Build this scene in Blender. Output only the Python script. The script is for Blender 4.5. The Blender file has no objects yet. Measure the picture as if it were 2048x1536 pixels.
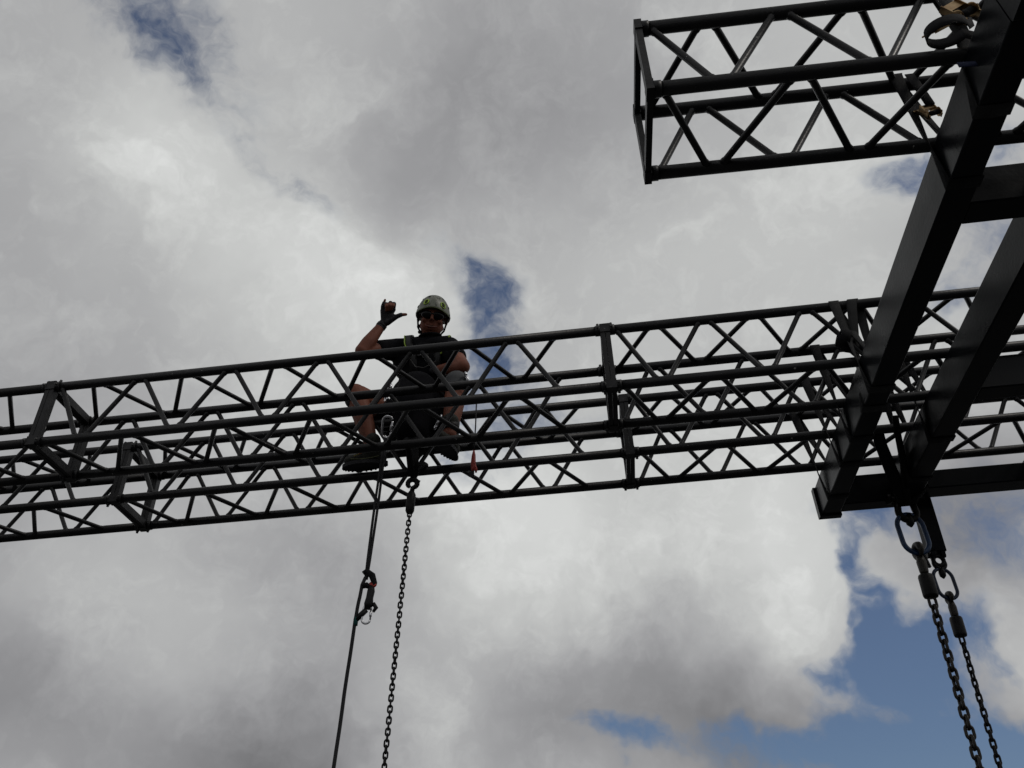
import bpy, bmesh, math, random
import numpy as np
from mathutils import Vector, Matrix, Euler
random.seed(7)
sc = bpy.context.scene
col = sc.collection
V3 = Vector

# ------------------------------------------------------------------ camera
CAM_H = 1.6
CR = V3((.9931, .1154, .0187)).normalized()      # camera right
CD = V3((-.1047, .8067, .5816)).normalized()     # viewing direction
CU = CR.cross(CD).normalized(); CR = CD.cross(CU).normalized()
cam_data = bpy.data.cameras.new('camera'); cam = bpy.data.objects.new('camera', cam_data); col.objects.link(cam)
m = Matrix((CR, CU, -CD)).transposed().to_4x4(); m.translation = (0, 0, CAM_H)
cam.matrix_world = m
cam_data.sensor_width = 36; cam_data.lens = 36 * 1671.26 / 2048
cam_data.clip_start = .05; cam_data.clip_end = 8000
sc.camera = cam
sc.view_settings.view_transform = 'Standard'; sc.view_settings.look = 'None'
sc.view_settings.exposure = 0; sc.view_settings.gamma = 1; sc.view_settings.use_curve_mapping = False

SUN_EL, SUN_AZ = math.radians(48), math.radians(112)   # azimuth measured from +Y towards +X

def pxdir(x, y):                                   # direction of a spot of the sky
    return (CD + CR * ((x - 1024) / 1671.26) - CU * ((y - 768) / 1671.26)).normalized()

# ------------------------------------------------------------------ sky
def build_world():
    w = bpy.data.worlds.new('World'); sc.world = w; w.use_nodes = True
    nt = w.node_tree; nt.nodes.clear(); N = nt.nodes.new; L = nt.links.new
    out = N('ShaderNodeOutputWorld'); bg = N('ShaderNodeBackground'); L(bg.outputs[0], out.inputs[0])
    bg.inputs[1].default_value = .1
    tc = N('ShaderNodeTexCoord'); D = tc.outputs['Generated']
    sky = N('ShaderNodeTexSky'); sky.sky_type = 'NISHITA'; sky.sun_disc = False
    sky.sun_elevation = SUN_EL; sky.sun_rotation = SUN_AZ; sky.altitude = 20
    def vm(op, a, b=None, s=None):
        n = N('ShaderNodeVectorMath'); n.operation = op
        for i, q in enumerate((a, b)):
            if q is None: continue
            if isinstance(q, (tuple, Vector)): n.inputs[i].default_value = q
            else: L(q, n.inputs[i])
        if s is not None: n.inputs['Scale'].default_value = s
        return n
    def ma(op, a, b=None, c=None, clamp=False):
        n = N('ShaderNodeMath'); n.operation = op; n.use_clamp = clamp
        for i, q in enumerate((a, b, c)):
            if q is None: continue
            if isinstance(q, (int, float)): n.inputs[i].default_value = q
            else: L(q, n.inputs[i])
        return n.outputs[0]
    def noise(scale, detail, rough, vec, off=(0, 0, 0), dist=0):
        o = vm('ADD', vec, off)
        n = N('ShaderNodeTexNoise'); n.inputs['Scale'].default_value = scale; n.inputs['Detail'].default_value = detail
        n.inputs['Roughness'].default_value = rough; n.inputs['Distortion'].default_value = dist
        L(o.outputs[0], n.inputs['Vector']); return n
    def ramp(v, a, b, lo=0., hi=1.):
        n = N('ShaderNodeMapRange'); n.interpolation_type = 'SMOOTHSTEP'
        L(v, n.inputs[0]); n.inputs[1].default_value = a; n.inputs[2].default_value = b
        n.inputs[3].default_value = lo; n.inputs[4].default_value = hi
        return n.outputs[0]
    # wind-torn warp of the cloud field
    w1 = noise(5, 2, .55, D, (3, 1, 7)); w2 = noise(17, 3, .6, D, (9, 4, 2))
    a1 = vm('SUBTRACT', w1.outputs['Color'], (.5, .5, .5)); a1s = vm('SCALE', a1.outputs[0], s=.10)
    a2 = vm('SUBTRACT', w2.outputs['Color'], (.5, .5, .5)); a2s = vm('SCALE', a2.outputs[0], s=.075)
    P = vm('ADD', D, a1s.outputs[0]); P = vm('ADD', P.outputs[0], a2s.outputs[0]).outputs[0]
    R0 = Matrix((CR, CU, -CD)).transposed()
    def blob(x, y, rx, ry, ang, src=None):
        k = 1 / 1671.26; c = pxdir(x, y); cs = c.dot(CD)
        mp = N('ShaderNodeMapping'); mp.vector_type = 'TEXTURE'; L(src or P, mp.inputs[0])
        mp.inputs['Location'].default_value = c
        mp.inputs['Rotation'].default_value = (R0 @ Matrix.Rotation(math.radians(-ang), 3, 'Z')).to_euler()
        mp.inputs['Scale'].default_value = (rx * k * cs, ry * k * cs, .6)
        ln = vm('LENGTH', mp.outputs[0]); return ramp(ln.outputs['Value'], 0, 1.35, 1, 0)
    def total(lst, start):
        acc = start
        for (x, y, rx, ry, ang, s) in lst: acc = ma('MULTIPLY_ADD', blob(x, y, rx, ry, ang), s, acc)
        return acc
    n_mid = noise(9, 6, .62, P, (1, 5, 2)); n_fine = noise(30, 5, .62, P, (6, 2, 4)); n_big = noise(3.2, 2, .5, P, (2, 8, 5))
    # gaps of blue between the clouds
    holes = [(340, 40, 230, 110, 14, .74), (385, 110, 90, 110, 0, .40), (490, 240, 90, 90, 0, .40), (600, 380, 130, 55, 38, .62),
             (945, 560, 90, 95, -10, .66), (975, 655, 95, 115, 0, .74), (1000, 800, 130, 150, 0, .75), (930, 940, 150, 60, 0, .5), (1130, 850, 120, 60, -5, .5),
             (1830, 330, 90, 90, 0, .95), (1960, 500, 130, 90, 0, .72), (2010, 320, 80, 100, 0, .6), (1880, 600, 70, 50, 0, .55), (1710, 1040, 100, 60, 0, 1.0),
             (1670, 1130, 55, 65, 0, 1.0), (1705, 1195, 55, 110, -15, 1.1), (1770, 1290, 140, 85, 0, 1.25), (1950, 1260, 110, 60, 0, .9), (2000, 1330, 60, 60, 0, .6),
             (1940, 1050, 230, 130, 0, .72), (1750, 1350, 150, 80, 0, 1.0), (1900, 1440, 240, 90, 0, .8), (1950, 1520, 320, 100, 0, 1.3), (1640, 1515, 350, 80, -4, 1.15), (1265, 1490, 120, 50, 10, 1.15), (1560, 1440, 180, 60, -10, .6)]
    fills = [(1450, 1200, 230, 170, 20, -.8), (1860, 1170, 130, 70, 0, -.14), (1620, 1180, 90, 120, 0, -.35), (1990, 1430, 70, 30, 0, -.3), (2070, 1300, 60, 60, 0, -.9), (2060, 1380, 110, 60, 0, -.5), (1420, 1380, 230, 60, -5, -.6), (1600, 1400, 120, 40, -10, -.35), (1650, 1250, 70, 70, 0, -.5), (1400, 1450, 120, 40, 0, -.25), (700, 640, 170, 120, 0, -.5), (1000, 1090, 200, 90, 0, -.5), (600, 1200, 500, 200, 0, -.4), (1800, 1410, 160, 40, 5, -.35), (1130, 1500, 90, 60, 0, -.5)]
    hole = total(holes + fills, 0.0)
    nn = ma('ADD', ma('MULTIPLY', ma('SUBTRACT', n_mid.outputs[0], .5), 1.9), ma('MULTIPLY', ma('SUBTRACT', n_fine.outputs[0], .5), 1.25))
    near = ma('MINIMUM', ma('MAXIMUM', ma('ADD', ma('MULTIPLY', hole, 1.5), .22), .15), 1.0)
    clear = ma('MULTIPLY', ramp(ma('ADD', hole, ma('MULTIPLY', nn, near)), .12, 1.42), .97)
    # light and heavy parts of the clouds
    az, el, terms = cloud_field()
    pn = vm('NORMALIZE', P); sp = N('ShaderNodeSeparateXYZ'); L(pn.outputs[0], sp.inputs[0])
    def mapr(v, a, b):
        n = N('ShaderNodeMapRange'); L(v, n.inputs[0]); n.inputs[1].default_value = a; n.inputs[2].default_value = b; return n.outputs[0]
    ta = mapr(ma('ARCTAN2', sp.outputs[0], sp.outputs[1]), az[0], az[-1]); te = mapr(ma('ARCSINE', sp.outputs[2]), el[0], el[-1])
    def curve(t, vals):
        lo, hi = float(min(vals)), float(max(vals)); n = N('ShaderNodeValToRGB'); cr = n.color_ramp; cr.interpolation = 'LINEAR'; L(t, n.inputs[0])
        while len(cr.elements) < len(vals): cr.elements.new(.5)
        for i_, v in enumerate(vals): cr.elements[i_].position = i_ / (len(vals) - 1); q = (float(v) - lo) / (hi - lo); cr.elements[i_].color = (q, q, q, 1)
        sc_ = ma('MULTIPLY_ADD', n.outputs[0], hi - lo, lo); return sc_
    lum = 0.0
    for fa, fe in terms: lum = ma('MULTIPLY_ADD', curve(ta, fa), curve(te, fe), lum)
    bill = lambda n, k: ma('SUBTRACT', ma('ABSOLUTE', ma('MULTIPLY', ma('SUBTRACT', n.outputs[0], .5), k)), .35)
    puff = ma('ADD', bill(n_mid, 4.0), ma('MULTIPLY', bill(n_fine, 4.5), .35))
    lum = ma('MULTIPLY', lum, ma('ADD', 1.0, ma('MULTIPLY', ma('SUBTRACT', n_mid.outputs[0], .5), .42)))
    lum = ma('MULTIPLY', lum, ma('ADD', 1.0, ma('MULTIPLY', ma('SUBTRACT', n_big.outputs[0], .5), .12)))
    lum = ma('MULTIPLY', lum, ma('ADD', 1.0, ma('MULTIPLY', ma('SUBTRACT', n_fine.outputs[0], .5), .16)))
    lum = ma('MULTIPLY', lum, ma('ADD', 1.0, ma('MULTIPLY', puff, .12)))
    lum = ma('MULTIPLY', ma('MAXIMUM', lum, .12), 10.0)
    tint = N('ShaderNodeMix'); tint.data_type = 'RGBA'; L(ramp(lum, 2.2, 6.0), tint.inputs[0])
    tint.inputs[6].default_value = (.985, .985, 1.02, 1); tint.inputs[7].default_value = (.985, 1.0, .985, 1)
    cc = vm('MULTIPLY', tint.outputs[2], (1, 1, 1)); L(lum, N('ShaderNodeCombineXYZ').inputs[0])
    comb = N('ShaderNodeCombineXYZ')
    for i in range(3): L(lum, comb.inputs[i])
    cloud = vm('MULTIPLY', tint.outputs[2], comb.outputs[0]).outputs[0]
    blue = vm('MULTIPLY', sky.outputs[0], SKY_TINT).outputs[0]
    mx = N('ShaderNodeMix'); mx.data_type = 'RGBA'; L(clear, mx.inputs[0]); L(cloud, mx.inputs[6]); L(blue, mx.inputs[7])
    L(mx.outputs[2], bg.inputs[0])
SKY_TINT = (.50, .545, .63)
# brightness of the cloud cover at spots of the sky (display values), interpolated over azimuth and elevation
CLOUD_rows={50:[(60,176),(250,178),(560,186),(700,178),(850,162),(1000,158),(1200,168),(1400,184),(1600,190),(1850,192)],
170:[(60,175),(250,190),(450,188),(640,180),(850,150),(1000,153),(1200,160),(1500,180),(1800,195)],
330:[(60,175),(220,200),(380,213),(560,186),(740,174),(900,157),(1100,160),(1300,170),(1550,190),(1800,198),(2000,190)],
470:[(60,170),(250,182),(450,200),(560,215),(740,185),(900,170),(1100,184),(1300,188),(1500,196),(1700,196),(1960,170)],
600:[(60,165),(250,178),(450,195),(600,212),(740,215),(900,200),(1080,185),(1250,190),(1500,192),(1700,195),(1950,185)],
720:[(60,160),(250,168),(450,185),(620,205),(900,195),(1300,195),(1700,198),(1950,190)],
900:[(60,165),(300,172),(600,190),(900,205),(1150,200),(1400,202),(1650,200),(1950,160)],
1080:[(100,172),(300,178),(500,170),(650,163),(780,185),(900,202),(1120,217),(1280,188),(1450,214),(1600,212),(1950,132)],
1200:[(60,170),(190,198),(400,177),(560,163),(700,163),(900,192),(1080,198),(1280,176),(1450,190),(1620,208),(1850,155)],
1300:[(60,150),(200,165),(420,190),(600,178),(750,158),(900,180),(1100,175),(1250,165),(1400,163),(1550,185),(1700,195),(2030,190)],
1400:[(60,144),(250,156),(420,156),(550,140),(700,165),(850,190),(1000,156),(1150,140),(1350,124),(1500,128),(1650,150),(1850,140),(2040,165)],
1500:[(60,152),(250,155),(450,134),(580,122),(700,138),(850,184),(1000,155),(1130,152),(1300,150),(1700,140),(1950,140)]}

def cloud_field():
    P, T = [], []
    for y, l in CLOUD_rows.items():
        for x, c in l:
            d = pxdir(x, y); P.append((math.atan2(d.x, d.y), math.asin(d.z))); T.append(((c / 255 + .055) / 1.055) ** 2.4)
    P = np.array(P); T = np.array(T); P[:, 0] *= .8
    k = lambda A, B: np.exp(-((A[:, None, :] - B[None, :, :]) ** 2).sum(2) / (2 * .085 ** 2))
    w = np.linalg.solve(k(P, P) + .06 * np.eye(len(P)), T - .40)
    az = np.linspace(-1.1, .9, 32); el = np.linspace(.05, 1.25, 32)
    g = np.array([[(a * .8, e) for e in el] for a in az]).reshape(-1, 2)
    F = (k(g, P) @ w + .40).reshape(32, 32)
    U, S_, Vt = np.linalg.svd(F); return az, el, [(U[:, i] * S_[i], Vt[i]) for i in range(7)]
build_world()

sun_d = bpy.data.lights.new('sun', 'SUN'); sun_d.energy = .55; sun_d.angle = math.radians(12); sun_d.color = (1, .95, .88)
sun = bpy.data.objects.new('sun', sun_d); col.objects.link(sun)
sdir = V3((math.sin(SUN_AZ) * math.cos(SUN_EL), math.cos(SUN_AZ) * math.cos(SUN_EL), math.sin(SUN_EL)))
sun.rotation_euler = sdir.to_track_quat('Z', 'Y').to_euler()

# ------------------------------------------------------------------ rig frame (the trusses hang very slightly out of level)
RA = V3((.9987, -.0102, .0498)).normalized(); RB = V3((.0103, .9999, 0)).normalized(); RV = RA.cross(RB).normalized()
RO = V3((.0373, 3.3388, 2.7135 + CAM_H))
def W(a, b, v): return RO + RA * a + RB * b + RV * v
def DV(a, b, v): return RA * a + RB * b + RV * v
UP = V3((0, 0, 1))

# ------------------------------------------------------------------ materials
def mat(name, c, rough=.5, metal=0, c2=None, nscale=12, bump=0, bscale=60, chips=0, chipc=(.45, .45, .43), spec=.5, stretch=None):
    m = bpy.data.materials.new(name); m.use_nodes = True; nt = m.node_tree; N = nt.nodes.new; L = nt.links.new
    b = nt.nodes['Principled BSDF']; b.inputs['Roughness'].default_value = rough; b.inputs['Metallic'].default_value = metal
    b.inputs['Specular IOR Level'].default_value = spec
    tc = N('ShaderNodeTexCoord'); vec = tc.outputs['Object']
    if stretch:
        mp = N('ShaderNodeMapping'); mp.inputs['Scale'].default_value = stretch; L(vec, mp.inputs[0]); vec = mp.outputs[0]
    n = N('ShaderNodeTexNoise'); n.inputs['Scale'].default_value = nscale; n.inputs['Detail'].default_value = 6; L(vec, n.inputs['Vector'])
    mx = N('ShaderNodeMix'); mx.data_type = 'RGBA'; mr = N('ShaderNodeMapRange'); mr.inputs[1].default_value = .32; mr.inputs[2].default_value = .68
    L(n.outputs[0], mr.inputs[0]); L(mr.outputs[0], mx.inputs[0])
    c2 = c2 or tuple(x * .6 for x in c)
    mx.inputs[6].default_value = (*c, 1); mx.inputs[7].default_value = (*c2, 1); cout = mx.outputs[2]
    rr = N('ShaderNodeMapRange'); rr.inputs[3].default_value = max(.02, rough - .12); rr.inputs[4].default_value = min(1, rough + .12)
    L(n.outputs[0], rr.inputs[0]); L(rr.outputs[0], b.inputs['Roughness'])
    if chips:
        v = N('ShaderNodeTexNoise'); v.inputs['Scale'].default_value = 38; v.inputs['Detail'].default_value = 5; v.inputs['Roughness'].default_value = .7
        L(vec, v.inputs['Vector']); r2 = N('ShaderNodeMapRange'); r2.inputs[1].default_value = chips; r2.inputs[2].default_value = chips + .02
        L(v.outputs[0], r2.inputs[0]); m2 = N('ShaderNodeMix'); m2.data_type = 'RGBA'; L(r2.outputs[0], m2.inputs[0]); L(cout, m2.inputs[6])
        m2.inputs[7].default_value = (*chipc, 1); cout = m2.outputs[2]
    L(cout, b.inputs['Base Color'])
    if bump:
        bn = N('ShaderNodeTexNoise'); bn.inputs['Scale'].default_value = bscale; bn.inputs['Detail'].default_value = 4; L(vec, bn.inputs['Vector'])
        bp = N('ShaderNodeBump'); bp.inputs['Strength'].default_value = bump; bp.inputs['Distance'].default_value = .004
        L(bn.outputs[0], bp.inputs['Height']); L(bp.outputs[0], b.inputs['Normal'])
    return m
def webbing_mat(name, c, scale=260):
    m = mat(name, c, .85, spec=.2); nt = m.node_tree; N = nt.nodes.new; L = nt.links.new
    tc = N('ShaderNodeTexCoord'); wv = N('ShaderNodeTexWave'); wv.bands_direction = 'DIAGONAL'; wv.inputs['Scale'].default_value = scale; L(tc.outputs['Object'], wv.inputs[0])
    bp = N('ShaderNodeBump'); bp.inputs['Strength'].default_value = .5; bp.inputs['Distance'].default_value = .001
    L(wv.outputs['Fac'], bp.inputs['Height']); L(bp.outputs[0], nt.nodes['Principled BSDF'].inputs['Normal']); return m
M = dict(
    truss=mat('black_truss_paint', (.014, .014, .0155), .40, c2=(.008, .008, .009), nscale=9, bump=.25, bscale=90, chips=.695, spec=.28),
    plate=mat('black_plate_paint', (.020, .0195, .021), .5, c2=(.011, .011, .012), nscale=14, bump=.3, chips=.68, spec=.25),
    beam=mat('black_beam_paint', (.0095, .0105, .0125), .30, c2=(.006, .0068, .008), nscale=5, bump=.12, bscale=60, chips=.745, spec=.095),
    bolt=mat('worn_bolt_steel', (.06, .06, .06), .4, .6),
    web=webbing_mat('charcoal_webbing', (.035, .036, .037)), webd=webbing_mat('black_webbing', (.012, .012, .014)),
    navy=mat('navy_label_cloth', (.008, .016, .06), .8), gold=mat('yellow_zinc', (.50, .36, .20), .32, 1, c2=(.20, .12, .06), nscale=26),
    chain=mat('oiled_chain_steel', (.034, .031, .028), .42, .6, c2=(.016, .015, .014), nscale=60),
    chain2=mat('black_chain_steel', (.016, .015, .015), .45, .5, c2=(.009, .009, .009), nscale=60, spec=.3),
    blue=mat('blue_coated_steel', (.012, .045, .125), .4, c2=(.008, .030, .085), nscale=30), ring=mat('dark_blue_coated_steel', (.015, .03, .075), .38, nscale=30),
    rub=mat('black_rubber', (.006, .0055, .0065), .5, spec=.25), forged=mat('forged_steel', (.034, .030, .025), .5, .4, c2=(.022, .019, .017), nscale=50),
    skin=mat('tanned_skin', (.215, .075, .045), .6, c2=(.145, .047, .028), nscale=9, bump=.15, bscale=120, spec=.25), lip=mat('lip_skin', (.22, .06, .045), .45),
    teeth=mat('teeth', (.20, .13, .10), .35),
    shirt=mat('black_cotton', (.006, .006, .008), .9, nscale=20, bump=.6, bscale=28, spec=.08), shorts=mat('black_shorts_cloth', (.006, .006, .008), .9, nscale=18, bump=.6, bscale=25, spec=.08),
    glove=mat('charcoal_glove', (.020, .018, .023), .75, nscale=60, bump=.5, bscale=110), helmet=mat('grey_green_helmet_shell', (.18, .19, .15), .42, c2=(.085, .095, .07), nscale=22),
    lime=mat('lime_green_trim', (.38, .55, .05), .5, c2=(.30, .46, .04)), limed=mat('olive_rim', (.10, .13, .04), .55), lens=mat('dark_lens', (.005, .004, .006), .25, spec=.25),
    black=mat('black_plastic', (.007, .007, .008), .5, spec=.25), pad=mat('grey_knee_pad', (.055, .058, .062), .75, c2=(.04, .042, .046), bump=.3), teal=webbing_mat('teal_webbing', (.02, .10, .095)),
    silver=mat('polished_aluminium', (.75, .76, .78), .22, 1, c2=(.6, .6, .62)), shoe=mat('dark_olive_shoe', (.010, .011, .006), .8, nscale=40, bump=.4), sole=mat('black_sole', (.012, .012, .016), .8, bump=.3),
    yellow=mat('yellow_lace', (.35, .28, .04), .7), orange=mat('orange_lace', (.5, .14, .03), .7), olive=mat('olive_piping', (.16, .17, .08), .7),
    rope=mat('black_rope', (.020, .020, .024), .85, c2=(.012, .012, .014), nscale=300, bump=.8, bscale=400), grip=mat('red_grip', (.42, .035, .02), .5), red=mat('red_anodised', (.35, .03, .02), .35, .5),
    white=mat('light_print', (.35, .36, .34), .6))

# ------------------------------------------------------------------ mesh helpers
class MB:
    def __init__(s): s.v = []; s.f = []; s.s = []
    def face(s, idx, sm): s.f.append(idx); s.s.append(sm)
    def tube(s, pts, r, n=12, caps=True, closed=False, smooth=True):
        pts = [V3(p) for p in pts]; k = len(pts); rs = r if isinstance(r, (list, tuple)) else [r] * k
        base = len(s.v); prev = None
        for i, p in enumerate(pts):
            if closed: t = (pts[(i + 1) % k] - pts[i - 1])
            else: t = (pts[min(i + 1, k - 1)] - pts[max(i - 1, 0)])
            t.normalize()
            if prev is None:
                h = V3((0, 0, 1)) if abs(t.z) < .9 else V3((0, 1, 0)); x = t.cross(h).normalized()
            else: x = (prev - t * prev.dot(t)).normalized()
            prev = x; y = t.cross(x)
            for j in range(n):
                a = 2 * math.pi * j / n; s.v.append(p + x * (rs[i] * math.cos(a)) + y * (rs[i] * math.sin(a)))
        for i in range(k if closed else k - 1):
            i2 = (i + 1) % k
            off = 0
            if closed and i2 == 0:
                d0 = [(s.v[base + j] - s.v[base + i * n]).length for j in range(n)]; off = d0.index(min(d0))
            for j in range(n):
                s.face([base + i * n + j, base + i * n + (j + 1) % n, base + i2 * n + (j + 1 + off) % n, base + i2 * n + (j + off) % n], smooth)
        if caps and not closed:
            s.face([base + j for j in range(n)][::-1], False); s.face([base + (k - 1) * n + j for j in range(n)], False)
        return s
    def box(s, c, ax, ay, az, hx, hy, hz, bev=0):
        c = V3(c); b = len(s.v)
        if not bev:
            for i in (-1, 1):
                for j in (-1, 1):
                    for k in (-1, 1): s.v.append(c + ax * (i * hx) + ay * (j * hy) + az * (k * hz))
            for f in ((0, 1, 3, 2), (4, 6, 7, 5), (0, 4, 5, 1), (2, 3, 7, 6), (0, 2, 6, 4), (1, 5, 7, 3)): s.face([b + q for q in f], False)
            return s
        # bevelled long box along ax: octagonal-rounded profile in ay/az
        prof = []
        for (sy, sz, a0) in ((1, 1, 0), (-1, 1, 90), (-1, -1, 180), (1, -1, 270)):
            for q in range(4):
                a = math.radians(a0 + 30 * q); prof.append(((hy - bev) * sy + bev * math.cos(a), (hz - bev) * sz + bev * math.sin(a)))
        n = len(prof)
        for i in (-1, 1):
            for (y, z) in prof: s.v.append(c + ax * (i * hx) + ay * y + az * z)
        for j in range(n): s.face([b + j, b + (j + 1) % n, b + n + (j + 1) % n, b + n + j], (j % 4) != 3)
        s.face([b + j for j in range(n)][::-1], False); s.face([b + n + j for j in range(n)], False)
        return s
    def ribbon(s, pts, wv, hw, th=.0015, closed=False):
        pts = [V3(p) for p in pts]; k = len(pts); b = len(s.v); nprev = None
        for i, p in enumerate(pts):
            w = V3(wv[i] if isinstance(wv, list) else wv).normalized()
            t = (pts[(i + 1) % k] - pts[i - 1]) if closed else (pts[min(i + 1, k - 1)] - pts[max(i - 1, 0)])
            t.normalize(); nr = t.cross(w)
            nr = nr.normalized() if nr.length > 1e-6 else nprev
            if nprev is not None and nr.dot(nprev) < 0: nr = -nr
            nprev = nr; h = hw[i] if isinstance(hw, list) else hw
            s.v += [p + w * h + nr * th, p - w * h + nr * th, p - w * h - nr * th, p + w * h - nr * th]
        for i in range(k if closed else k - 1):
            i2 = (i + 1) % k
            for j in range(4): s.face([b + i * 4 + j, b + i * 4 + (j + 1) % 4, b + i2 * 4 + (j + 1) % 4, b + i2 * 4 + j], j in (0, 2))
        if not closed: s.face([b, b + 1, b + 2, b + 3], False); s.face([b + (k - 1) * 4 + q for q in (3, 2, 1, 0)], False)
        return s
    def ell(s, c, ax, ay, az, rx, ry, rz, nu=16, nv=10):
        c = V3(c); b = len(s.v)
        s.v.append(c + az * rz)
        for i in range(1, nv):
            th = math.pi * i / nv
            for j in range(nu):
                ph = 2 * math.pi * j / nu
                s.v.append(c + ax * (rx * math.sin(th) * math.cos(ph)) + ay * (ry * math.sin(th) * math.sin(ph)) + az * (rz * math.cos(th)))
        s.v.append(c - az * rz); e = len(s.v) - 1
        for j in range(nu): s.face([b, b + 1 + j, b + 1 + (j + 1) % nu], True); s.face([e, e - nu + (j + 1) % nu, e - nu + j], True)
        for i in range(nv - 2):
            for j in range(nu):
                p = b + 1 + i * nu; s.face([p + j, p + nu + j, p + nu + (j + 1) % nu, p + (j + 1) % nu], True)
        return s
    def caps(s, p0, p1, r0, r1, n=14):                # capsule with tapering radius
        p0, p1 = V3(p0), V3(p1); t = p1 - p0; L = t.length; t.normalize()
        pts, rs = [], []
        for i in range(6): a = math.pi / 2 * i / 6; pts.append(p0 - t * (r0 * math.cos(a))); rs.append(max(1e-4, r0 * math.sin(a)))
        for i in range(5): f = i / 4; pts.append(p0 + t * (L * f)); rs.append(r0 + (r1 - r0) * f)
        for i in range(1, 7): a = math.pi / 2 * i / 6; pts.append(p1 + t * (r1 * math.sin(a))); rs.append(max(1e-4, r1 * math.cos(a)))
        return s.tube(pts, rs, n)
    def chain(s, pts, rs):
        for i in range(len(pts) - 1): s.caps(pts[i], pts[i + 1], rs[i], rs[i + 1])
        return s
    def cyl(s, c, ax, r, h, n=20):
        c = V3(c); return s.tube([c - ax * h, c + ax * h], r, n)
    def mesh(s, name, off=V3((0, 0, 0))):
        me = bpy.data.meshes.new(name); me.from_pydata([v - off for v in s.v], [], s.f)
        me.polygons.foreach_set('use_smooth', s.s)
        bm = bmesh.new(); bm.from_mesh(me); bmesh.ops.recalc_face_normals(bm, faces=bm.faces); bm.to_mesh(me); bm.free()
        me.update(); return me
ORIG = {}
def tag(o, label=None, cat=None, group=None, kind=None):
    if label: o['label'] = label
    if cat: o['category'] = cat
    if group: o['group'] = group
    if kind: o['kind'] = kind
    return o
def thing(name, label, cat, loc, group=None):
    o = bpy.data.objects.new(name, None); o.empty_display_size = .1; o.location = loc; col.objects.link(o); ORIG[o.name] = V3(loc)
    return tag(o, label, cat, group)
def obj(name, mb, mt, parent=None, loc=None):
    off = ORIG[parent.name] if parent is not None else (V3(loc) if loc is not None else V3((0, 0, 0)))
    o = bpy.data.objects.new(name, mb.mesh(name, off)); o.data.materials.append(M[mt] if isinstance(mt, str) else mt); col.objects.link(o)
    if parent is not None: o.parent = parent
    elif loc is not None: o.location = loc
    ORIG[o.name] = off; return o
def organic(o, voxel=.006, smooth=6):
    r = o.modifiers.new('remesh', 'REMESH'); r.mode = 'VOXEL'; r.voxel_size = voxel; r.use_smooth_shade = True
    if smooth: q = o.modifiers.new('smooth', 'SMOOTH'); q.factor = .5; q.iterations = smooth
    return o
def arc(c, x, y, r, a0, a1, n):
    return [V3(c) + x * (r * math.cos(math.radians(a0 + (a1 - a0) * i / n))) + y * (r * math.sin(math.radians(a0 + (a1 - a0) * i / n))) for i in range(n + 1)]
def stadium(c, x, y, R, half, n=8):                    # centreline of a link: long axis y
    return [p + y * half for p in arc(c, x, y, R, 0, 180, n)] + [p - y * half for p in arc(c, x, y, R, 180, 360, n)]

# ------------------------------------------------------------------ ground
gm = mat('dark_asphalt', (.055, .055, .055), .95, c2=(.04, .04, .041), nscale=.6, bump=.4, bscale=40)
g = MB(); S_ = 3000
n_ = 12
for i in range(n_ + 1):
    for j in range(n_ + 1): g.v.append(V3((-S_ + 2 * S_ * i / n_, -S_ + 2 * S_ * j / n_, 0)))
for i in range(n_):
    for j in range(n_): b_ = i * (n_ + 1) + j; g.face([b_, b_ + n_ + 1, b_ + n_ + 2, b_ + 1], False)
tag(obj('ground', g, gm), kind='structure')

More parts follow.
